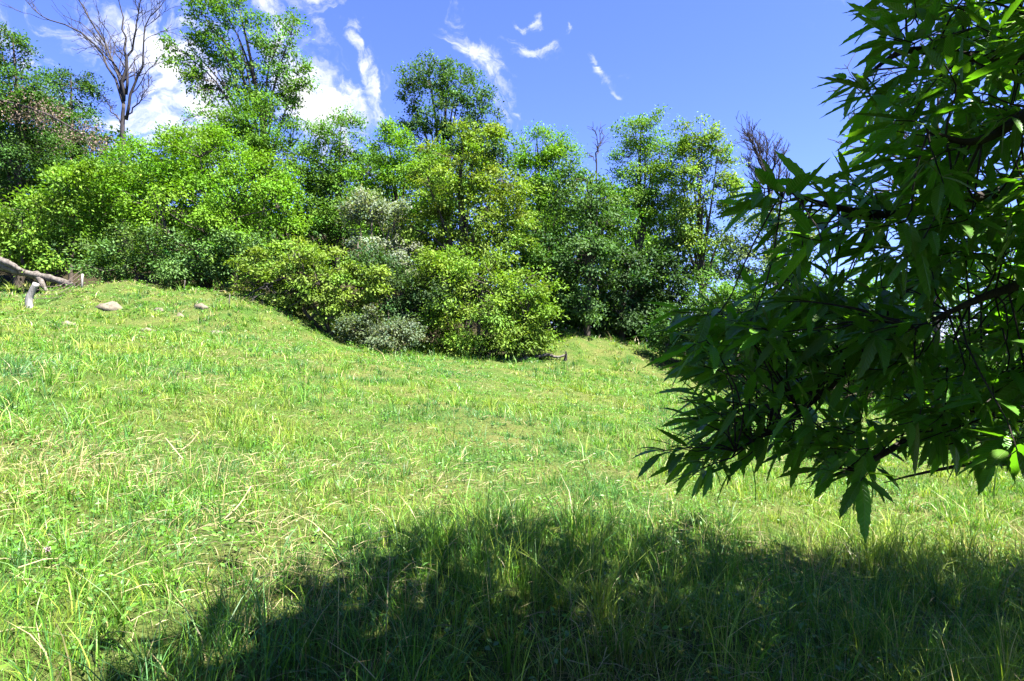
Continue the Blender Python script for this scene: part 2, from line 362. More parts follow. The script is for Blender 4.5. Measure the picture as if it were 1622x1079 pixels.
    o = obj('dry_straw', make_mesh('dry_straw', V, F, M_STRAW, C)); o['kind'] = 'stuff'; tag(o, 'pale dry straw lying among the meadow grass', 'straw')
    print('straw', n)

    # broad-leaved herbs: rosettes and clover-like leaves
    p = wedge(1.5, 24, lambda d: min(75, 75*(5/d)**1.35), rg); p = p[p[:, 1] < edge_y(p[:, 0])-.3]
    k = snoise(p[:, 0], p[:, 1], 1.6, 14); p = p[rg.random(len(p)) < np.clip(.45+.5*k, .05, 1)]
    nl = rg.integers(5, 11, len(p)); idx = np.repeat(np.arange(len(p)), nl); n = len(idx)
    d = np.hypot(p[idx, 0], p[idx, 1]); sz = np.repeat(rg.uniform(.6, 1.5, len(p)), nl)
    a = rg.uniform(0, 2*math.pi, n); r = rg.uniform(.015, .09, n)*sz
    base = np.stack([p[idx, 0]+np.cos(a)*r, p[idx, 1]+np.sin(a)*r, np.zeros(n)], -1); base[:, 2] = height(base[:, 0], base[:, 1]) + rg.uniform(.03, .13, n)
    L = np.maximum(rg.uniform(.014, .036, n)*sz, d*.0032)
    dv = unit(np.stack([np.cos(a), np.sin(a), rg.normal(.15, .35, n)], -1)); nv_ = unit(np.stack([rg.normal(0, .45, n), rg.normal(0, .45, n), np.ones(n)], -1))
    c = np.where(rg.random(n)[:, None] < .5, np.array([.085, .210, .016]), np.array([.080, .180, .036]))*np.repeat(rg.uniform(.75, 1.25, len(p)), nl)[:, None]
    V, F, C = leaf_quads(base, dv, nv_, L, .58, c)
    o = obj('meadow_herbs', make_mesh('meadow_herbs', V, F, M_GRASS, C)); o['kind'] = 'stuff'; tag(o, 'low broad-leaved herbs growing through the meadow grass', 'herbs')
    print('herbs', n)

def leaf_quads(base, dv, nrm, L, wr, cols, fold=.18):
    """folded diamond leaves: two triangles each"""
    n = len(base); s = unit(np.cross(dv, nrm)); nn = np.cross(s, dv); L = np.broadcast_to(L, (n,))[:, None]; W = L*wr*.5
    m = base + dv*L*.45
    V = np.stack([base, m + s*W + nn*W*fold*2, base + dv*L - nn*L*.06, m - s*W + nn*W*fold*2], 1)
    F = (np.arange(n)[:, None, None]*4 + np.array([(0, 1, 2), (0, 2, 3)])[None]).reshape(-1, 3)
    return V.reshape(-1, 3), F, np.repeat(cols, 4, 0)
build_grass()

# ------------------------------------------------------------------ trees
def nearest_on(skel, c, top=None):
    d = np.linalg.norm(skel[:, :3]-c, axis=1) + .55*np.maximum(skel[:, 2]-c[2], 0)
    return int(np.argmin(d))

def tree(name, label, cat, bx, D, lobes, col, trunk_r=.13, leaf=.13, wr=.52, dens=1.0, gap=.0, spread=.62, flat=.6, trunk_px=None, up=.5,
         seed=0, limbs=True, group='trees and shrubs at the wood edge', stems=1, sink=0.0, hollow=.62):
    """lobes: (px, py, rx_px, ry_px[, depth shift]) ellipsoids of crown, at depth D"""
    rg = np.random.default_rng(100+seed)
    X0 = (bx-CX)/FPX*D; base = np.array([X0, D, float(height(X0, D))-.05])
    t = thing(name, label, cat, base, group)
    # clusters of leaves in the lobes
    cl, clr, cen, sub = [], [], [], []
    for lb in lobes:
        px, py, rx, ry = lb[:4]; Dz = D + (lb[4] if len(lb) > 4 else 0)
        c = P(px, py, Dz); a, b = rx*Dz/FPX, ry*Dz/FPX; dp = max(min(a*.95, 3.2), .5)
        if len(lb) < 6 and rx > 20:                      # knobbly outline: smaller lobes on the lobe's surface
            for _ in range(5):
                v = unit(rg.normal(size=3)+np.array([0, -.3, .15])); sub.append((c+v*np.array([a, dp*.9, b])*rg.uniform(.75, 1.0), a*rg.uniform(.22, .44), b*rg.uniform(.22, .44), dp*.38))
        a_, b_, d_ = max(a-spread*.5, .25), max(b-spread*.45, .25), max(dp-spread*.4, .25)
        n = max(4, int(4.3*dens*(a*b*dp)**.667/spread**1.4))
        v = unit(rg.normal(size=(n, 3))); r = rg.uniform(hollow**3, 1, n)**(1/3)
        q = c + v*r[:, None]*np.array([a_, d_, b_])*rg.uniform(.78, 1.14, n)[:, None]
        cl.append(q); clr.append(np.full(n, 1.0)); cen.append((c, a, b))
    for c, a, b, dp in sub:
        n = max(3, int(5.0*dens*(a*b*dp)**.667/spread**1.4)); v = unit(rg.normal(size=(n, 3))); cl.append(c + v*(rg.random(n)**.4)[:, None]*np.array([a, dp, b]))
    cl = np.concatenate(cl); gz = height(cl[:, 0], cl[:, 1]); cl = cl[cl[:, 2] > gz+.12]
    if gap: cl = cl[rg.random(len(cl)) > gap]
    # trunk and limbs
    tops = sorted(cen, key=lambda k: k[0][2]); topc = tops[-1]
    skel = []; tb = Tubes(); lbm = Tubes(); nsk = 0
    def put(tubes, pts, r0, r1, sides):
        rr = np.linspace(r0, r1, len(pts)); tubes.add(pts, rr, sides, cap=False, wob=.04)
        skel.append(np.column_stack([pts, rr]))
    for s in range(stems):
        if trunk_px: line = [base] + [P(a, b, D) for a, b in trunk_px]
        else:
            e = topc[0] + np.array([0, 0, topc[2]*.35]); off = rg.normal(0, .25, 3)*(1 if stems == 1 else 2.2); off[2] = 0
            if stems > 1: e = cen[s % len(cen)][0] + off*.2
            line = [base + off*(.12 if stems > 1 else 0), base*.62+e*.38+off*.7*np.array([1, 1, 0]), base*.25+e*.75+off*.4, e if stems == 1 else base*.1+e*.9]
        pts = bez(line, 12); put(tb, pts, trunk_r/(1 if stems == 1 else 1.5), .025, 7)
    if limbs:
        tr = np.concatenate(skel)
        for (c, a, b) in cen:
            for k in range(2 if a > 1.2 else 1):
                tgt = c + rg.normal(0, .25, 3)*np.array([a, a, b]); H = tgt[2]-base[2]
                zs = base[2] + H*rg.uniform(.35, .6); i = int(np.argmin(np.abs(tr[:, 2]-zs))); st = tr[i, :3]
                if np.linalg.norm(tgt-st) < .4: continue
                mid = st*.5+tgt*.5 + np.array([0, 0, .12*np.linalg.norm(tgt-st)]) + rg.normal(0, .12, 3)
                put(lbm, bez([st, mid, tgt], 8), min(tr[i, 3]*.6, .09), .014, 5)
    sk = np.concatenate(skel)
    tcol = cl.mean(0)
    for c in cl:
        i = nearest_on(sk, c); s0 = sk[i, :3]; dd = np.linalg.norm(c-s0)
        if dd < .15: continue
        mid = (s0+c)/2 + np.array([0, 0, -.05*dd]) + rg.normal(0, .06*dd, 3)
        lbm.add(bez([s0, mid, c], 3), np.linspace(min(.02, .008+.008*dd), .005, 3), 3, cap=False)
    obj('trunk', tb.mesh('trunk', M_BARK, base), t)
    if lbm.V: obj('branches', lbm.mesh('branches', M_BARK, base), t)
    # leaves
    per = int(68*(.17/leaf)**1.5*(spread/.62)**1.5)
    k = len(cl); npl = rg.poisson(per*rg.uniform(.6, 1.35, k)); idx = np.repeat(np.arange(k), npl); n = len(idx)
    outw = unit(cl-tcol)
    R = spread*rg.uniform(.75, 1.25, k)
    g = rg.normal(size=(n, 3))*.38; g = g*np.array([1, 1, flat]); pos = cl[idx] + g*R[idx][:, None]
    pos[:, 2] -= .18*R[idx]*np.hypot(g[:, 0], g[:, 1])**2*2
    gz = height(pos[:, 0], pos[:, 1]); ok = pos[:, 2] > gz+.03; pos, idx = pos[ok], idx[ok]; n = len(idx)
    dv = unit(g[ok]*.8 + outw[idx]*.5 + rg.normal(size=(n, 3))*.7 + np.array([0, 0, -.25]))
    nr = unit(rg.normal(size=(n, 3))*.48 + outw[idx]*.40 + unit(g[ok])*.55 + np.array([0, 0, up+.45]))
    col = np.asarray(col); cv = rg.normal(0, 1, k); base_c = col[None]*(1+.16*cv[:, None])
    base_c = base_c*np.stack([1+.10*rg.normal(size=k), np.ones(k), 1+.15*rg.normal(size=k)], -1)
    c = np.clip(base_c[idx]*rg.uniform(.78, 1.22, n)[:, None], .004, .6)
    V, F, C = leaf_quads(pos, dv, nr, leaf*rg.uniform(.6, 1.3, n), wr, c)
    obj('crown', make_mesh('crown', V-base, F, M_LEAF, C), t)
    global NT; NT += len(F)
    return t
NT = 0
BR = (.105, .220, .012)     # bright yellow-green
MID = (.080, .175, .016)
DK = (.046, .108, .016)
OL = (.130, .200, .022)     # olive / yellowish
GR = (.085, .145, .045)     # grey-green
SV = (.170, .205, .130)     # silvery
BL = (.060, .125, .030)     # bluish green

def build_trees():
    T = tree
    # --- left side
    T('broadleaf_tree', 'dark green tree cut by the left edge of the view, beyond the fallen trunk', 'tree', 30, 27,
      [(10,80,45,50),(55,150,50,55),(5,190,60,60),(40,250,65,60),(20,330,70,70),(-60,140,60,120),(-50,300,70,90)], DK, .22, seed=1, dens=1.3, trunk_px=[(34,300),(30,180),(20,60)])
    T('broadleaf_tree', 'small dark tree between the left edge tree and the tall bare dead tree', 'tree', 112, 30,
      [(112,130,38,36),(85,180,36,34),(125,195,40,40),(95,245,55,40)], DK, .12, seed=2, dens=1.2)
    T('ash_tree', 'tall airy pale green tree with forked trunks right of the bare dead tree', 'tree', 400, 30,
      [(330,30,42,40),(385,70,60,50),(440,60,45,50),(300,85,38,40),(340,130,48,38),(410,130,60,38),(468,115,32,42),(440,165,45,30),(345,0,35,30)], MID, .17, .16, seed=3, dens=.78, gap=.0, spread=.52,
      trunk_px=[(418,215),(408,150),(390,60),(380,20)])
    T('broadleaf_tree', 'rounded deep green tree behind the bright dome-shaped shrub', 'tree', 370, 28.5,
      [(330,205,65,42),(405,205,65,50),(450,240,45,55),(370,250,90,60)], MID, .15, seed=4)
    T('hazel_shrub', 'large dome-shaped bright yellow-green shrub on the left bank', 'shrub', 330, 24.5,
      [(330,255,85,58),(240,275,72,60),(410,290,72,70),(300,335,110,60),(440,345,48,55),(190,310,55,48),(370,370,90,45)], BR, .16, .13, seed=5, stems=3, dens=1.0, spread=.7)
    T('hazel_shrub', 'spreading light green shrub just above the fallen trunk', 'shrub', 70, 23.6,
      [(60,345,70,50),(120,330,60,55),(20,380,60,45),(95,395,70,42),(-40,370,50,60),(140,290,45,40)], (.110,.210,.018), .12, .145, seed=6, stems=3)
    T('bramble_thicket', 'low grey-green thicket along the crest of the left bank', 'thicket', 230, 23.2,
      [(180,400,60,42),(240,395,55,45),(300,405,60,42),(355,410,50,45),(210,425,60,24),(310,430,70,24),(390,400,40,40)], (.080,.155,.036), .06, .13, seed=7, stems=4, spread=.5)
    T('broadleaf_shrub', 'green shrub in front of the foot of the bare dead tree', 'shrub', 185, 26.5,
      [(190,265,45,36),(150,290,45,40),(215,300,50,45),(170,330,60,50)], (.07,.155,.022), .1, seed=28, stems=2)
    # --- middle
    T('broadleaf_tree', 'mid green tree standing back between the dome shrub and the silvery shrub', 'tree', 535, 30,
      [(540,215,48,42),(500,255,45,50),(570,265,45,55),(530,320,60,60),(500,350,50,60)], MID, .15, seed=8)
    T('poplar_tree', 'tallest dark blue-green tree rising against the sky beside a white cloud', 'tree', 705, 33,
      [(680,115,42,34),(725,135,45,36),(655,150,24,32),(700,180,58,40),(760,175,32,36),(740,220,55,36),(782,225,24,24),(665,210,30,36),(720,270,70,50)], (.056,.120,.026), .2, .16, seed=9, dens=1.1, gap=.0, spread=.5,
      trunk_px=[(700,280),(705,190),(710,120)])
    T('broadleaf_tree', 'fresh green tree below and left of the tallest dark tree', 'tree', 630, 28,
      [(615,235,42,36),(660,250,50,38),(590,280,45,42),(640,305,70,50),(690,290,45,45),(600,340,55,50)], BR, .14, seed=10, dens=.95)
    T('willow_shrub', 'silvery grey-leaved shrub between the arching bush and the olive-green tree', 'shrub', 605, 24.6,
      [(590,320,36,36),(620,345,38,40),(570,355,32,36),(610,395,50,36),(640,420,34,30)], SV, .08, .13, seed=11, stems=3, spread=.45)
    T('field_maple_tree', 'broad olive-green tree with horizontal boughs behind the chestnut shrub', 'tree', 745, 25.5,
      [(730,250,62,36),(790,290,56,38),(690,310,55,45),(750,340,75,50),(820,340,40,50),(700,390,60,45),(790,400,60,45),(655,370,35,50),(760,215,40,30)], OL, .2, .15, seed=12, dens=1.0, spread=.55, flat=.42,
      trunk_px=[(735,420),(728,300),(735,230)])
    T('broadleaf_tree', 'bright green round-topped tree right of the olive-green tree', 'tree', 862, 29,
      [(850,230,44,36),(885,250,34,36),(840,280,50,45),(880,310,48,50),(850,360,55,55)], BR, .15, seed=13)
    T('chestnut_shrub', 'bright full-leaved shrub bulging out over the meadow in the middle', 'shrub', 760, 23.0,
      [(770,425,62,46),(830,450,48,42),(720,460,55,48),(800,500,72,42),(842,485,30,40),(700,510,42,36),(760,525,75,28),(690,420,36,36),(720,545,60,18),(810,545,60,18),(838,528,26,22)], (.120,.205,.022), .14, .15, .4, seed=14, stems=2, spread=.62, dens=1.0)
    T('hawthorn_bush', 'low arching yellow-green bush with bare twigs underneath on the left of the hollow', 'bush', 525, 21.8,
      [(480,400,60,30),(430,425,48,34),(530,420,55,34),(580,440,38,30),(480,440,75,28),(560,465,45,26),(410,450,28,22),(590,475,22,30),(500,480,50,24),(560,495,40,22),(455,470,40,18)], (.128,.198,.026), .12, .13, seed=15, stems=3, spread=.45, flat=.45, dens=1.0)
    T('bramble_thicket', 'small grey-green bramble clump at the foot of the silvery shrub', 'thicket', 618, 20.4,
      [(610,512,36,24),(645,525,34,22),(590,530,32,16),(625,540,48,12),(560,520,24,20)], (.095,.125,.062), .04, .10, seed=16, stems=3, spread=.36)
    T('elder_bush', 'dark bush filling the hollow between the arching bush and the chestnut shrub', 'bush', 640, 22.8,
      [(620,460,50,45),(660,490,45,45),(560,490,45,35),(600,430,50,40),(690,470,45,50)], (.040,.080,.022), .08, seed=17, stems=3)
    # --- right of the middle
    T('broadleaf_tree', 'dark grey-green tree left of the two tall trees on the right', 'tree', 930, 26.5,
      [(930,300,55,42),(900,350,50,48),(960,350,48,50),(925,410,65,52),(905,470,50,45)], BL, .17, .16, seed=18)
    T('broadleaf_tree', 'tall leafy tree with a rounded light green top right of the thin snag', 'tree', 1015, 29.5,
      [(1015,210,38,32),(1040,240,44,38),(1000,260,40,42),(1040,300,55,45),(1000,335,55,50),(1060,350,50,50)], (.100,.200,.020), .17, seed=19, dens=1.15, spread=.55)
    T('ash_tree', 'tall feathery yellow-green tree with a dark trunk left of the bushy dead tree', 'tree', 1112, 28,
      [(1110,215,38,36),(1085,260,42,45),(1140,260,36,42),(1110,310,55,42),(1160,320,32,36),(1080,350,40,45),(1120,380,50,32)], (.130,.220,.024), .2, .15, seed=20, dens=1.0, spread=.5,
      trunk_px=[(1110,500),(1112,410),(1108,320),(1112,230)])
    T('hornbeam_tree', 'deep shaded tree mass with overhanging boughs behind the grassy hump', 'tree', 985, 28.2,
      [(930,440,60,50),(1000,430,65,60),(1060,440,55,60),(960,495,75,40),(1040,500,65,45),(890,500,36,40)], (.032,.072,.018), .2, .17, seed=21, dens=1.15)  # very dark leaf colour paints in the shade under the boughs
    T('hazel_shrub', 'leafy shrub at the right foot of the grassy hump', 'shrub', 1090, 24.4,
      [(1080,500,40,40),(1110,525,40,44),(1060,540,34,32),(1120,560,30,30),(1140,500,34,40)], (.050,.115,.022), .08, seed=22, stems=3)
    T('broadleaf_tree', 'small pale grey-green tree below the bushy dead tree', 'tree', 1200, 26,
      [(1195,365,48,42),(1240,380,46,42),(1165,410,36,40),(1215,430,56,40),(1270,360,36,36),(1255,440,45,45)], (.105,.160,.055), .12, .16, seed=23, dens=.8, spread=.55)
    T('broadleaf_bush', 'rounded bush seen beneath the nearest branch of the foreground chestnut', 'bush', 1190, 22.5,
      [(1170,480,45,40),(1210,500,55,45),(1160,540,45,40),(1230,540,60,40)], MID, .08, seed=24, stems=3)
    T('broadleaf_shrub', 'dark shrub in the gap below the bright round-topped tree', 'shrub', 850, 26.5,
      [(850,400,50,45),(880,440,45,45),(840,460,50,50),(870,500,40,40),(810,470,45,50)], DK, .1, seed=29, stems=2)
    T('hazel_shrub', 'dark low shrub at the wood edge along the crest of the grassy hump', 'shrub', 975, 28.6,
      [(900,515,40,30),(945,505,45,36),(1000,510,48,38),(1050,525,45,36),(1020,480,50,40),(880,470,40,45)], (.040,.095,.016), .07, .16, seed=30, stems=4)
    T('broadleaf_shrub', 'leafy shrub between the hump and the foreground chestnut branches', 'shrub', 1150, 23.4,
      [(1130,470,45,45),(1165,510,45,45),(1125,540,40,40),(1180,560,50,36),(1150,590,45,30)], (.065,.145,.020), .08, seed=31, stems=3)
    # --- behind the foreground chestnut
    T('broadleaf_tree', 'green tree half hidden behind the foreground chestnut leaves', 'tree', 1370, 21,
      [(1330,470,60,50),(1400,480,65,55),(1360,540,80,60),(1440,560,65,60),(1300,560,60,55),(1350,610,80,45)], MID, .14, seed=25)
    T('broadleaf_tree', 'green tree at the right edge showing only through chestnut leaves', 'tree', 1580, 20,
      [(1540,470,70,70),(1620,430,80,80),(1560,560,90,70),(1670,540,80,90),(1500,610,70,55),(1600,630,90,50)], MID, .16, seed=26)
    T('broadleaf_bush', 'low green bush at the far meadow edge behind the chestnut sprays', 'bush', 1285, 23,
      [(1270,520,50,45),(1320,540,55,45),(1290,585,70,40),(1240,590,50,36)], (.065,.145,.020), .08, seed=32, stems=3)
    T('broadleaf_bush', 'low green bush under the boughs near the right edge', 'bush', 1480, 21,
      [(1460,580,55,45),(1510,600,60,45),(1470,640,70,36)], (.070,.150,.020), .08, seed=33, stems=3)
    # --- the wood behind
    back = [(-40,36,90,'behind the tree cut by the left edge'),(60,37,150,'above the withered bough'),(150,37,205,'behind the small dark tree on the left'),(260,36,215,'behind the base of the bare dead tree'),
            (355,37,225,'behind the dome-shaped shrub'),(470,37,215,'in the gap right of the tall airy tree'),(580,38,235,'behind the fresh green tree'),(670,39,250,'behind the trunk of the tallest tree'),(800,37,230,'in the gap right of the tallest tree'),
            (890,36,270,'behind the bright round-topped tree'),(960,35,270,'behind the thin snag'),(1050,36,320,'behind the two tall trees on the right')]
    for i, (px, D, top, where) in enumerate(back):
        s = 1.0
        T('woodland_tree', 'dark woodland tree standing '+where, 'tree', px, D,
          [(px-5,top+45,60,48),(px-50,top+100,55,55),(px+50,top+105,55,55),(px,top+170,85,65),(px,top+230,85,60)], [DK, MID, (.045,.105,.02)][i % 3], .18, .30, seed=40+i, dens=.7, spread=.85, group='trees of the wood behind')
    print('tree tris', NT)
build_trees()

# ------------------------------------------------------------------ bare dead trees
def grow(tb, st, d, L, r, depth, rg, upb=.35, ang=.5, kids=(3, 5), sides=5, droop=0.0):
    """one bare branch with side branches, all into tb"""
    n = 6; pts = [np.array(st)]; d = unit(d)
    for k in range(n):
        d = unit(d + rg.normal(0, .20, 3) + np.array([0, 0, (upb*.12-droop*.1)])); pts.append(pts[-1]+d*L/n)
    pts = np.array(pts); tb.add(pts, np.linspace(r, max(r*.35, .010), n+1), max(3, sides), cap=False)
    if depth == 0: return
    for j in range(rg.integers(*kids)):
        t = rg.uniform(.25, .98); i = min(int(t*n), n-1); p = pts[i]+(pts[i+1]-pts[i])*(t*n-i)
        ax = unit(rg.normal(size=3)); nd = unit(unit(pts[i+1]-pts[i]) + ang*unit(np.cross(unit(pts[i+1]-pts[i]), ax))*rg.uniform(.7, 1.5) + np.array([0, 0, upb*.3]))
        grow(tb, p, nd, L*rg.uniform(.38, .62), max(r*(1-.65*t)*.6, .012), depth-1, rg, upb, ang, kids, sides-1, droop)

def dead_tree(name, label, bx, D, trunk_px, limbs_px, r, seed, mat, kids=(3, 6), sub=.45, depth=2, ang=.55, upb=.35):
    rg = np.random.default_rng(seed); X0 = (bx-CX)/FPX*D; base = np.array([X0, D, float(height(X0, D))-.1])
    t = thing(name, label, 'tree', base, 'bare dead trees')
    line = bez([base]+[P(a, b, D) for a, b in trunk_px], 14); tb = Tubes(); tb.add(line, np.linspace(r, r*.55, 14), 8, wob=.05); obj('trunk', tb.mesh('trunk', mat, base), t)
    for k, lp in enumerate(limbs_px):
        w = lp[-1]; pts = lp[:-1]; dz = rg.normal(0, .9); m = len(pts)
        q = bez([P(a, b, D+dz*i/(m-1)) for i, (a, b) in enumerate(pts)], 12); q[1:] += rg.normal(0, .055, (11, 3)); tb = Tubes(); rr = np.linspace(r*w, .012, 12); tb.add(q, rr, 6, wob=.05)
        Ltot = np.linalg.norm(np.diff(q, axis=0), axis=1).sum()
        for j in range(int(rg.integers(kids[0], kids[1])*2)):
            u = rg.uniform(.2, .98); i = min(int(u*11), 10); d = unit(q[i+1]-q[i]); ax = unit(rg.normal(size=3))
            nd = unit(d + ang*unit(np.cross(d, ax))*rg.uniform(.7, 1.4)+np.array([0, 0, upb*.3]))
            grow(tb, q[i], nd, Ltot*sub*rg.uniform(.4, 1)*(1.1-.6*u), max(rr[i]*.5, .014), depth-1, rg, upb, ang, (2, 5), 4)
        obj('limb', tb.mesh('limb', mat, base), t)
    return t
dead_tree('dead_tree', 'tall bare dead tree with spreading limbs at upper left', 196, 30.5, [(195,240),(194,200),(196,165)],
    [((196,168),(175,110),(140,60),(75,30),(55,12),.5),((196,165),(185,120),(160,60),(130,10),(115,-25),.6),((196,160),(200,100),(195,40),(182,-20),.6),
     ((200,190),(210,135),(225,100),(232,40),(262,-5),.55),((200,150),(205,80),(218,30),(228,-25),.5),((198,185),(222,160),(238,120),.3),((194,200),(175,170),(160,150),.25),
     ((196,130),(170,85),(150,55),(100,20),.4)], .15, 71, M_BARK_DEAD, (5, 8))
dead_tree('dead_snag', 'thin bare snag poking above the canopy against the blue sky', 945, 32, [(945,280),(944,250)],
    [((944,255),(946,225),(938,192),.7),((944,252),(950,225),(952,195),.6),((944,258),(935,245),(926,242),.5),((945,240),(955,215),(953,205),.5)], .055, 72, M_BARK_DEAD, (3, 5), .45, 1)
dead_tree('dead_tree', 'bushy bare dead tree with dense upright twigs left of the foreground chestnut', 1222, 30, [(1228,400),(1222,330),(1216,290)],
    [((1218,300),(1205,260),(1185,215),(1172,202),.5),((1216,290),(1206,250),(1192,208),.5),((1218,290),(1215,250),(1212,215),.5),((1219,300),(1226,260),(1228,225),.5),
     ((1220,310),(1235,280),(1242,240),.45),((1220,320),(1200,285),(1178,245),.4),((1222,340),(1240,310),(1248,275),.4),((1218,280),(1198,235),(1180,220),.4)], .13, 73, M_BARK_DEAD, (10, 14), .5, 2, .32, .8)

dead_tree('dead_tree', 'half-hidden bare twiggy tree behind the upper chestnut leaves', 1478, 16, [(1484,560),(1474,400),(1480,290)],
    [((1479,300),(1450,235),(1395,180),(1325,118),.5),((1478,330),(1430,260),(1375,225),(1345,222),.45),((1480,295),(1488,220),(1478,130),(1485,40),.6),((1480,310),(1520,240),(1560,170),.5),
     ((1480,360),(1430,310),(1390,300),.4),((1478,270),(1450,190),(1440,110),.4),((1480,390),(1530,330),(1590,300),.4)], .11, 74, M_BARK_DEAD, (5, 8), .5, 2, .6, .25)

# ------------------------------------------------------------------ foreground chestnut
def chestnut_leaf_data(L, W, curl, twist, rg, st=13):
    """toothed lance-shaped leaf along +X, normal +Z: 48 triangles"""
    t = np.linspace(0, 1, st); w = W*.5*np.sin(math.pi*np.clip(t, 0, 1)**.85)**.8*(1-.15*t); w[0] = .0015; w[-1] = .0008
    tooth = np.where(np.arange(st) % 2 == 0, 1.06, .90); tooth[[0, -1]] = 1; w = w*tooth
    x = t*L; z = -curl*L*t**1.8; y0 = twist*L*.12*np.sin(t*2.5)
    sk = np.where(np.arange(st) % 2 == 0, .028*L, -.012*L)      # teeth point to the tip
    lift = .22*w
    V = np.concatenate([np.stack([x+sk, y0+w, z+lift+twist*w*.4], -1), np.stack([x, y0, z], -1), np.stack([x+sk, y0-w, z+lift-twist*w*.4], -1)])
    i = np.arange(st-1)
    F = np.concatenate([np.stack([i, i+st, i+st+1], -1), np.stack([i, i+st+1, i+1], -1), np.stack([i+st, i+2*st, i+2*st+1], -1), np.stack([i+st, i+2*st+1, i+st+1], -1)])
    return V, F
M_CHEST = leaf_material('chestnut_leaf', .42, .36, .45, (1.6, 1.7, .5), color=(.080, .205, .015), vary=.3)
M_CHEST2 = leaf_material('chestnut_foliage', .42, .38, .45, (1.7, 1.75, .5))
add_veins(M_CHEST); add_veins(M_CHEST2)
M_CATKIN = leaf_material('catkin', .3, .6, .2, color=(.16, .22, .06), vary=.2)
M_CBARK = bark_material('chestnut_bark', (.016, .013, .011), (.050, .040, .034), 14, .4)

def in_poly(x, y, poly):
    c = False; j = len(poly)-1
    for i in range(len(poly)):
        xi, yi = poly[i]; xj, yj = poly[j]
        if (yi > y) != (yj > y) and x < (xj-xi)*(y-yi)/(yj-yi)+xi: c = not c
        j = i
    return c

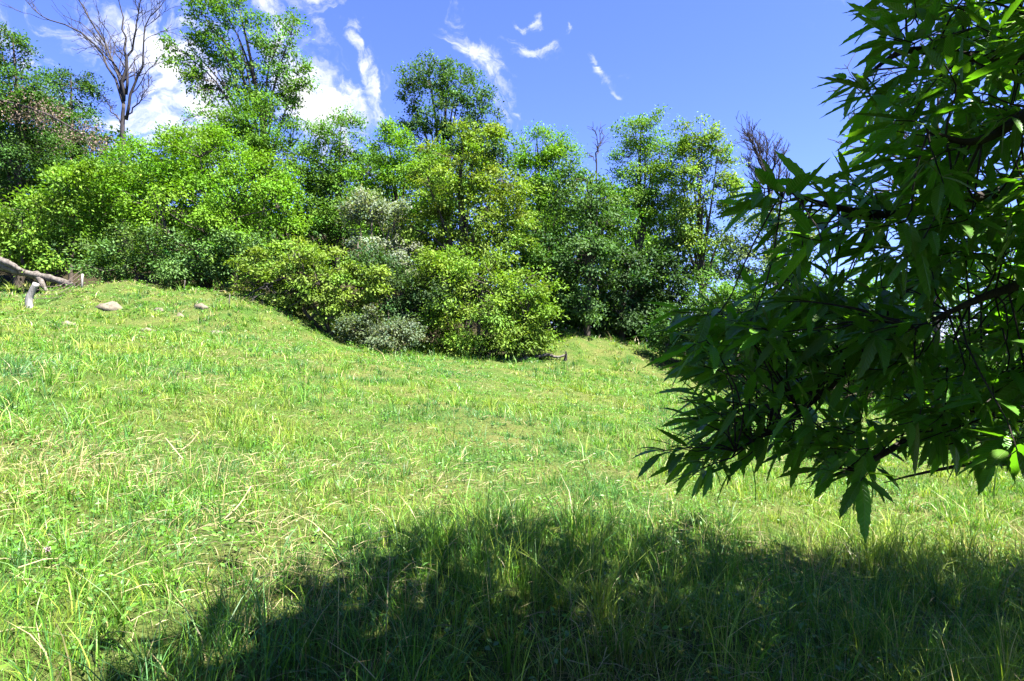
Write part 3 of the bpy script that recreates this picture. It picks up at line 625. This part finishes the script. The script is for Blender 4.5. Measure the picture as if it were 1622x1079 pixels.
def build_chestnut():
    rg = np.random.default_rng(21)
    tx, ty = 5.2, -1.4; base = np.array([tx, ty, float(height(tx, ty))-.1])
    t = thing('chestnut_tree', 'dark leafy chestnut tree overhanging the foreground from the right', 'tree', base)
    tb = Tubes(); trunk = bez([base, base+[.1, .1, 1.5], base+[-.1, .2, 3.2], base+[.1, -.1, 5.2], base+[0, .1, 7.2]], 16)
    tb.add(trunk, np.concatenate([[.42, .34], np.linspace(.30, .09, 14)]), 12, wob=.04); obj('trunk', tb.mesh('trunk', M_CBARK, base), t)
    # boughs that come into view: (start height on trunk, pixel path with depth)
    boughs = [
        (2.2, [(1900,400,2.1),(1640,560,2.5),(1545,645,2.45),(1450,690,2.35),(1370,735,2.2),(1300,760,2.05)]),
        (2.4, [(2000,200,2.2),(1640,330,2.7),(1440,450,2.5),(1380,545,2.3),(1270,650,2.1),(1165,715,1.95)]),
        (2.8, [(2000,120,2.0),(1700,270,2.3),(1560,310,2.2),(1420,340,2.1),(1310,325,2.0),(1240,300,1.9)]),
        (3.0, [(2000,-50,2.0),(1750,60,2.0),(1560,90,1.9),(1440,80,1.85),(1370,120,1.8)]),
        (2.0, [(1950,450,2.6),(1680,500,3.1),(1420,500,3.0),(1250,490,2.8),(1130,500,2.6)]),
        (1.8, [(1950,620,2.4),(1660,725,2.7),(1540,735,2.6),(1450,752,2.5),(1400,765,2.4)]),
        (2.6, [(2000,250,2.8),(1720,420,3.2),(1500,560,3.0),(1350,620,2.8),(1200,640,2.5)]),
        (3.2, [(1950,-100,1.6),(1700,120,1.7),(1560,220,1.65),(1470,210,1.6)]),
        (2.3, [(1900,300,1.7),(1700,420,1.9),(1560,470,1.85),(1450,520,1.8)]),
        (2.1, [(1950,560,2.9),(1700,640,3.2),(1560,690,3.0),(1480,720,2.9)]),
    ]
    sk = []
    for zs, path in boughs:
        i = int(np.argmin(np.abs(trunk[:, 2]-base[2]-zs))); pts = bez([trunk[i]]+[P(*q) for q in path], 26); b = Tubes()
        rr = np.linspace(.040, .004, 26)*(.5 if zs < 2.05 else 1); b.add(pts, rr, 7, wob=.03); sk.append(pts[6:]); obj('bough', b.mesh('bough', M_CBARK, base), t)
    sk = np.concatenate(sk)
    # shoots (leaf whorls) where the photograph shows foliage
    poly = [(1450,-60),(1400,40),(1370,120),(1385,180),(1435,215),(1390,250),(1320,300),(1215,290),(1190,320),(1250,365),(1280,400),(1215,440),(1140,480),(1075,520),(1110,560),(1150,600),
            (1120,640),(1140,690),(1075,715),(1085,735),(1150,745),(1210,720),(1300,700),(1330,738),(1375,742),(1410,705),(1480,700),(1640,715),(1760,690),(1760,-60)]
    heavy = [(1260,420),(1130,520),(1150,600),(1180,690),(1400,690),(1640,700),(1760,690),(1760,300),(1480,380)]
    shoots = []
    tries = 0
    while len(shoots) < 540 and tries < 20000:
        tries += 1; px, py = rg.uniform(1070, 1760), rg.uniform(-60, 775)
        if not in_poly(px, py, poly): continue
        hv = in_poly(px, py, heavy)
        if not hv and rg.random() < .42: continue
        D = rg.uniform(1.75, 3.1) if hv else rg.uniform(1.55, 2.5)
        if px < 1300: D = rg.uniform(1.8, 2.6)
        shoots.append((px, py, D))
    # the sprays that stand out one by one
    shoots += [(1350,745,1.75),(1368,750,1.72),(1380,735,1.8),(1110,715,1.95),(1150,728,1.9),(1085,710,2.0),(1190,718,1.95),(1228,300,1.85),(1250,320,1.85),(1365,130,1.8),(1385,165,1.8),(1450,30,1.7),(1300,480,1.8),(1400,520,1.75),(1330,520,1.9),(1460,560,1.8),(1100,495,2.2),(1128,515,2.2),(1085,525,2.25),(1120,570,2.3),(1130,625,2.3),(1150,560,2.2),(1170,600,2.2),(1180,640,2.1),(1210,580,2.2),(1160,680,2.1),(1215,690,2.1),(1240,470,2.2),(1200,455,2.2),(1180,520,2.1),(1250,540,2.0),(1130,660,2.2)]
    LV = [chestnut_leaf_data(1, rg.uniform(.20, .25), rg.uniform(.06, .24), rg.uniform(-.35, .35), rg) for _ in range(8)]
    def lxy(me, co):
        at = me.attributes.new('lxy', 'FLOAT_VECTOR', 'POINT'); at.data.foreach_set('vector', np.asarray(co, np.float32).ravel())
    leaf_meshes = [make_mesh('leaf', V, F, M_CHEST) for V, F in LV]
    for me, (V, F) in zip(leaf_meshes, LV): lxy(me, V)
    rest_V, rest_F, rest_C, rest_L, nrest = [], [], [], [], 0; leaves = []; tw = Tubes(); cat = Tubes()
    fwd = np.array([0, 1.0, 0])
    for si, (px, py, D) in enumerate(shoots):
        p = P(px, py, D); gz = float(height(p[0], p[1]))
        if p[2] < gz+.35: p[2] = gz+.35
        i = int(np.argmin(np.linalg.norm(sk-p, axis=1)+.3*np.maximum(p[0]-sk[:, 0], 0)*1.5)); s0 = sk[i]; dd = np.linalg.norm(p-s0)
        d0 = unit(p-s0) if dd > .05 else np.array([-1, 0, 0])
        d = unit(d0*.30 + np.array([-.95, -.1, -.12]) + rg.normal(0, .42, 3)*np.array([1, 1, .7]))
        if dd > .03:
            mid = (s0+p)/2+rg.normal(0, .07*dd, 3)+np.array([0, 0, .05*dd]); tw.add(bez([s0, mid, p, p+d*.10], 8), np.linspace(.0034, .0016, 8), 5, cap=False)
        nL = rg.integers(6, 10); u = unit(np.cross(d, [0, 0, 1])); v = np.cross(u, d); ph0 = rg.uniform(0, 6.28); S = rg.uniform(.85, 1.2)
        for k in range(nL):
            f = k/(nL-1); ph = ph0+k*2.4; rad = math.cos(ph)*u+math.sin(ph)*v
            op = 1.32-.8*f
            ld = unit(d*math.cos(op)+rad*math.sin(op)*np.array([1, 1, .72])+np.array([0, 0, -.12-.12*rg.random()])+rg.normal(0, .1, 3))
            st = p + d*(.10*f-.02) ; L = S*rg.uniform(.105, .178)*(1-.3*abs(f-.45))
            nr = unit(np.array([0, 0, 1.0])+.5*rad+rg.normal(0, .28, 3)); yv = unit(np.cross(nr, ld)); nr = np.cross(ld, yv)
            st = st + ld*.015
            leaves.append((D, st, ld, yv, nr, L, rg.integers(0, 8)))
        if rg.random() < .4:
            for k in range(rg.integers(2, 5)):
                cd = unit(d+rg.normal(0, .5, 3)+[0, 0, .5]); q = bez([p+d*.07, p+d*.07+cd*.05, p+d*.07+cd*.10+np.array([0, 0, -.015])], 5); cat.add(q, [.0012, .0022, .0022, .002, .001], 4, cap=False)
    obj('twigs', tw.mesh('twigs', M_CBARK, base), t)['kind'] = 'stuff'
    obj('catkins', cat.mesh('catkins', M_CATKIN, base), t)['kind'] = 'stuff'
    # 300 leaves that show largest are objects of their own
    def show(l):
        m = l[1]+l[2]*l[5]*.5; q = m-np.array([0, 0, CAMH]); px = CX+FPX*q[0]/q[1]; py = CY-FPX*q[2]/q[1]
        inside = -20 < px < 1640 and -20 < py < 1100
        view = unit(q); return (inside, l[5]*l[5]/q[1]**2*(.25+abs(np.dot(view, l[4])))*(1.6-.5*q[1]))
    leaves.sort(key=show, reverse=True)
    for n, (D, st, ld, yv, nr, L, kind) in enumerate(leaves):
        if n < 300:
            o = bpy.data.objects.new('leaf', leaf_meshes[kind]); COL.objects.link(o); o.parent = t
            m = Matrix(((ld[0], yv[0], nr[0], st[0]-base[0]), (ld[1], yv[1], nr[1], st[1]-base[1]), (ld[2], yv[2], nr[2], st[2]-base[2]), (0, 0, 0, 1)))
            o.matrix_local = m @ Matrix.Scale(L, 4)
        else:
            V, F = LV[kind]; V = V*L; rest_V.append(st+V[:, :1]*ld+V[:, 1:2]*yv+V[:, 2:]*nr); rest_L.append(LV[kind][0]); rest_F.append(F+nrest); nrest += len(V)
            rest_C.append(np.tile(np.array([.080, .205, .015])*rg.uniform(.65, 1.4)*np.array([rg.uniform(.85, 1.2), 1, 1]), (len(V), 1)))
    fo = obj('foliage', make_mesh('foliage', np.concatenate(rest_V)-base, np.concatenate(rest_F), M_CHEST2, np.concatenate(rest_C)), t); fo['kind'] = 'stuff'; lxy(fo.data, np.concatenate(rest_L))
    print('chestnut leaves', len(leaves))
    # the crown overhead and behind, out of view, that shades the foreground
    n = 5600; c0 = np.array([5.0, -1.6, 5.4]); v = unit(rg.normal(size=(n, 3))); q = c0 + v*(rg.random(n)**.36)[:, None]*np.array([7.2, 6.6, 3.4])
    n2 = 2200; an = rg.uniform(-3.9, 1.2, n2); rad = rg.uniform(4.2, 7.6, n2); q2 = np.stack([c0[0]+np.cos(an)*rad, c0[1]+np.sin(an)*rad*.92, rg.uniform(1.0, 4.5, n2)], -1)  # unseen low skirt of leaves, added to keep skylight off the shaded foreground
    q2 = q2[~((np.abs(q2[:, 0]) < 2.6) & (q2[:, 1] > -2.6) & (q2[:, 2] < 2.8))]; q = np.concatenate([q, q2])
    shp = q - SUN[None]*(q[:, 2]/SUN[2])[:, None]
    shp = q - SUN[None]*((q[:, 2]-height(shp[:, 0], shp[:, 1]))/SUN[2])[:, None]
    ok = shp[:, 1] < np.interp(shp[:, 0], SH_X, SH_Y, left=-5) - .12 + .28*snoise(shp[:, 0], shp[:, 1], .8, 5)
    vis = (q[:, 1] > .15) & (q[:, 0] < .90*q[:, 1]+.55) & (q[:, 2] < CAMH+.60*q[:, 1]+.95)
    ok &= ~vis & (q[:, 2] > height(q[:, 0], q[:, 1])+1.2) & ((q[:, 2] > 2.0) | (q[:, 1] < -2)) & (snoise(q[:, 0]+.6*q[:, 2], q[:, 1]-.5*q[:, 2], .7, 40) < 1.3); q = q[ok]
    r = q - SUN[None]*((q[:, 2]-2)/SUN[2])[:, None]        # thin spots above the low boughs let the sun through to them
    q = q[~((r[:, 0] > 1.3) & (r[:, 0] < 3.6) & (r[:, 1] > .9) & (r[:, 1] < 2.4) & (rg.random(len(q)) < .8))]
    k = len(q); npl = 11; idx = np.repeat(np.arange(k), npl); m = len(idx)
    g = rg.normal(size=(m, 3))*.14; dv = unit(g+rg.normal(size=(m, 3))*.05+[0, 0, -.05]); nr = unit(rg.normal(size=(m, 3))*.5+[0, 0, 1])
    C = np.array([.080, .205, .015])*rg.uniform(.65, 1.4, m)[:, None]
    V, F, C = leaf_quads(q[idx]+g, dv, nr, rg.uniform(.20, .30, m), .40, C)
    fo = obj('crown', make_mesh('crown', V-base, F, M_CHEST2, C), t); fo['kind'] = 'stuff'
    bb = Tubes()
    for s in range(16):
        i = rg.integers(6, 15); e = q[rg.integers(0, k)]; bb.add(bez([trunk[i], (trunk[i]+e)/2+[0, 0, .5], e], 10), np.linspace(.09, .012, 10), 6, cap=False)
    obj('upper_boughs', bb.mesh('upper_boughs', M_CBARK, base), t)
    print('chestnut crown tris', len(F))
build_chestnut()

# ------------------------------------------------------------------ fallen trunk, fence, stones, dead wood
def on_ground(px, py, D0=None):
    """where the ray through a pixel meets the ground"""
    d = np.array([(px-CX)/FPX, 1.0, (CY-py)/FPX]); ys = np.linspace(1.5, 40, 1600); z = CAMH+d[2]*ys; g = height(d[0]*ys, ys)
    i = np.argmax(z < g); i = i if z[i] < g[i] else len(ys)-1
    return np.array([d[0]*ys[i], ys[i], g[i]])

def fallen_trunk():
    D = 22.3; p = bez([P(-160,378,D+1.2), P(-60,400,D+.5), P(0,420,D), P(40,433,D-.1), P(80,441,D-.2), P(118,453,D-.35)], 30)
    t = thing('fallen_trunk', 'weathered grey fallen trunk lying on the left bank', 'log', p[18])
    tb = Tubes(); rr = .165*(1+.10*np.sin(np.arange(30)*1.7))*np.linspace(1.15, .72, 30); rr[-1] *= .6; tb.add(p, rr, 12, wob=.10); obj('stem', tb.mesh('stem', M_WOOD, p[18]), t)
    b = Tubes(); b.add(bez([P(-60,385,D+.3), P(-10,408,D), P(20,420,D-.3), P(32,428,D-.5)], 12), np.linspace(.2, .07, 12), 9, wob=.06); obj('broken_limb', b.mesh('broken_limb', M_WOOD, p[18]), t)
    b = Tubes(); b.add(bez([P(62,438,D-.1), P(68,452,D-.5), P(75,462,D-.7)], 8), np.linspace(.13, .05, 8), 8, wob=.06); obj('branch_stub', b.mesh('branch_stub', M_WOOD, p[18]), t)
fallen_trunk()

def wire_fence():
    f = on_ground(48, 487); D = f[1]; t = thing('wire_fence', 'sagging wire fence on a crooked bleached post below the fallen trunk', 'fence', f)
    a = Tubes(); a.add(bez([f-[0, 0, .15], P(46,478,D), P(50,464,D), P(58,449,D)], 12), np.linspace(.11, .085, 12)*1.0, 9, wob=.04); o = obj('post', a.mesh('post', M_WOOD_PALE, f), t); o['label'] = 'crooked bleached fence post'
    g = P(130, 436, D+2.2); gb = np.array([g[0], g[1], float(height(g[0], g[1]))]); a = Tubes(); a.add([gb-[0, 0, .2], gb+[0, 0, .25], gb+[.02, 0, .5]], [.04, .036, .03], 7); obj('post', a.mesh('post', M_WOOD_PALE, f), t)
    for k in range(4):
        s = P(54, 452+k*7, D); e = gb+[0, 0, .65-.15*k]; m = (s+e)/2-[0, 0, .28-.02*k]; a = Tubes(); a.add(bez([s, m, e], 14), .009, 4); obj('wire', a.mesh('wire', M_WIRE, f), t)
    for px in (292, 363):
        g = on_ground(px, 462 if px < 300 else 486); a = Tubes(); a.add([g-[0, 0, .1], g+[0, 0, .2], g+[.03, 0, .42]], [.022, .02, .018], 6); 
        o = obj('fence_post', a.mesh('fence_post', M_WOOD, (0, 0, 0))); tag(o, 'thin grey fence stake on the crest of the left bank' if px < 300 else 'thin grey fence stake beside the tip of the arching bush', 'post')
wire_fence()

def stone(label, px, py, wpx, hpx, seed):
    rg = np.random.default_rng(seed); g = on_ground(px, py); s = wpx*g[1]/FPX*.5; hz = hpx*g[1]/FPX
    import bmesh
    bm = bmesh.new(); bmesh.ops.create_icosphere(bm, subdivisions=3, radius=1); ph = rg.uniform(0, 6, 9)
    for v in bm.verts:
        c = v.co; k = 1+.30*math.sin(2.1*c.x+ph[0])*math.sin(2.7*c.y+ph[1])+.12*math.sin(4.5*c.z+ph[2]+2*c.x)+.14*math.sin(7*c.x+ph[3])*math.sin(6*c.y+ph[4])
        v.co = Vector((c.x*s*k, c.y*s*.75*k, c.z*hz*1.05*k))
    me = bpy.data.meshes.new('stone'); bm.to_mesh(me); bm.free(); me.materials.append(M_ROCK); me.polygons.foreach_set('use_smooth', np.ones(len(me.polygons), dtype=bool))
    o = obj('stone', me); o.location = g-[0, 0, hz*.55]; o.rotation_euler = (rg.normal(0, .1), rg.normal(0, .1), rg.uniform(-.4, .4)); tag(o, label, 'stone', 'stones on the left bank')
stone('largest pale stone, half sunk near the top of the left bank', 172, 484, 46, 12, 1)
stone('flat pale stone low on the left bank below the largest stone', 108, 514, 28, 7, 2)
stone('small pale stone right of the largest stone on the left bank', 250, 492, 16, 7, 3)
stone('small pale stone in the middle of the left bank slope', 285, 500, 14, 7, 4)
stone('flat pale stone near the arching bush on the left bank', 318, 487, 26, 7, 5)
stone('low pale stone at the foot of the left bank towards the arching bush', 345, 527, 26, 6, 6)
stone('low pale stone at the foot of the left bank in its middle', 232, 524, 30, 6, 7)

def dead_log(label, pts, r, seed, mat=None):
    tb = Tubes(); p = bez(pts, 10); tb.add(p, np.linspace(r, r*.6, 10), 8, wob=.07); rg = np.random.default_rng(seed)
    for k in range(2): grow(tb, p[rg.integers(3, 8)], rg.normal(size=3)+[0, 0, .8], .3, r*.3, 1, rg)
    o = obj('dead_branch', tb.mesh('dead_branch', mat or M_WOOD, (0, 0, 0))); tag(o, label, 'branch', 'dead wood beside the chestnut shrub')
g = on_ground(866, 571); D = g[1]
def W(a, b, d): return P(a+16, b+6, d)

dead_log('long grey dead branch lying right of the bright chestnut shrub', [W(834,560,D), W(850,556,D+.05), W(866,560,D), W(882,556,D)], .07, 1)
dead_log('dark dead stub standing up at the right end of the dead wood', [W(879,566,D-.1), W(880,560,D-.1), W(881,554,D-.1)], .07, 2, M_BARK_DEAD)
dead_log('dark upright dead limb at the left end of the dead wood', [W(834,564,D), W(832,552,D), W(838,546,D)], .08, 3, M_BARK_DEAD)
dead_log('short pale log lying against the foot of the bright chestnut shrub', [W(808,565,D-.2), W(818,561,D-.2), W(828,564,D-.2)], .08, 4)

def hanging_dead():
    # broken bough with withered brown leaves, upper left
    D = 26.0; rg = np.random.default_rng(8); p = bez([P(-40,135,D), P(0,158,D), P(60,175,D), P(110,200,D-.3), P(160,232,D-.6)], 22)
    t = thing('withered_bough', 'broken bough with withered brown leaves hanging at the upper left edge', 'branch', p[0]); tb = Tubes(); tb.add(p, np.linspace(.08, .015, 22), 6)
    ends = []
    for k in range(46):
        i = rg.integers(3, 22); L = rg.uniform(.4, 1.1); d = unit(rg.normal(size=3)*.6+[.35, 0, -.5]); q = bez([p[i], p[i]+d*L*.5+[0, 0, .1], p[i]+d*L], 5); tb.add(q, np.linspace(.015, .004, 5), 3, cap=False); ends += [q[2], q[3], q[4]]
    obj('limb', tb.mesh('limb', M_BARK_DEAD, p[0]), t); e = np.array(ends); idx = np.repeat(np.arange(len(e)), 15); n = len(idx)
    pos = e[idx]+rg.normal(size=(n, 3))*[.22, .22, .17]; c = np.array([.16, .115, .085])*rg.uniform(.5, 1.5, n)[:, None]
    V, F, C = leaf_quads(pos, unit(rg.normal(size=(n, 3))+[0, 0, -.7]), unit(rg.normal(size=(n, 3))), rg.uniform(.06, .13, n), .5, c); obj('withered_leaves', make_mesh('withered_leaves', V-p[0], F, M_STRAW, C), t)
    # bare arching twigs of the low bush
    D = 21.2; t0 = P(440,440,D); tb = Tubes()
    for k in range(5):
        a = P(rg.uniform(440,520), rg.uniform(425,450), D); b = P(rg.uniform(395,470), rg.uniform(440,475), D-.2); grow(tb, a, b-a, np.linalg.norm(b-a)*1.1, .016, 2, rg, 0, .7, (2, 5), 5, 1.0)
    tb.add(bez([P(450,440,D), P(410,458,D), P(385,472,D-.1), P(352,490,D-.2)], 14), np.linspace(.04, .01, 14), 6)
    o = obj('dead_branch', tb.mesh('dead_branch', M_BARK_DEAD, (0, 0, 0))); tag(o, 'bare arching branch drooping to the bank from the yellow-green bush', 'branch')
    tb = Tubes(); tb.add(bez([P(518,505,D), P(530,503,D), P(545,502,D)], 6), np.linspace(.06, .05, 6), 7); tb.add(bez([P(520,504,D), P(518,512,D), P(521,520,D)], 6), np.linspace(.05, .02, 6), 6); tb.add(bez([P(532,503,D), P(533,514,D), P(531,522,D)], 6), np.linspace(.05, .02, 6), 6)
    o = obj('broken_stub', tb.mesh('broken_stub', M_WOOD, (0, 0, 0))); tag(o, 'pale broken stub of dead wood under the arching bush', 'branch')
hanging_dead()

def small_things():
    for i, (a, b, lab) in enumerate([((262,702),(290,735),'left one of two crossed pale dry stalks in the left meadow'),((316,692),(284,722),'right one of two crossed pale dry stalks in the left meadow'),
                                     ((398,782),(352,836),'long pale dry stalk slanting in the grass left of the shade edge'),((308,530),(316,512),'single pale stalk standing at the foot of the left bank')]):
        g = on_ground(*b); D = g[1]; e = P(a[0], a[1], D+.15); tb = Tubes(); tb.add(bez([g+[0, 0, .04], (g+e)/2+[.01, 0, .03], e+[0, 0, .05]], 8), np.linspace(.006, .004, 8)*max(1, D/7), 5)
        me = tb.mesh('dry_stalk', M_WOOD_PALE if i == 3 else M_STRAWSOLID, (0, 0, 0)); o = obj('dry_stalk', me); tag(o, lab, 'stalk', 'pale dry stalks')
    # pink clover flower in the grass
    g = on_ground(76, 890); h = P(76, 870, g[1]); t = thing('clover_flower', 'pale pink clover flower in the grass near the left edge', 'flower', g)
    tb = Tubes(); tb.add([g, (g+h)/2, h], .0022, 5); obj('stem', tb.mesh('stem', M_STEM, g), t)
    rg = np.random.default_rng(4); n = 60; v = unit(rg.normal(size=(n, 3))+[0, 0, .5]); V, F, C = leaf_quads(h+v*.004, v, unit(rg.normal(size=(n, 3))), .017, .35, np.array([.62, .42, .55])*rg.uniform(.7, 1.2, n)[:, None])
    obj('flower_head', make_mesh('flower_head', V-g, F, M_STRAW, C), t)
M_STRAWSOLID = bark_material('dry_stalk', (.22, .18, .09), (.38, .32, .18), 20, .2)
M_STEM = bark_material('green_stem', (.05, .11, .02), (.08, .16, .03), 20, .2)
small_things()
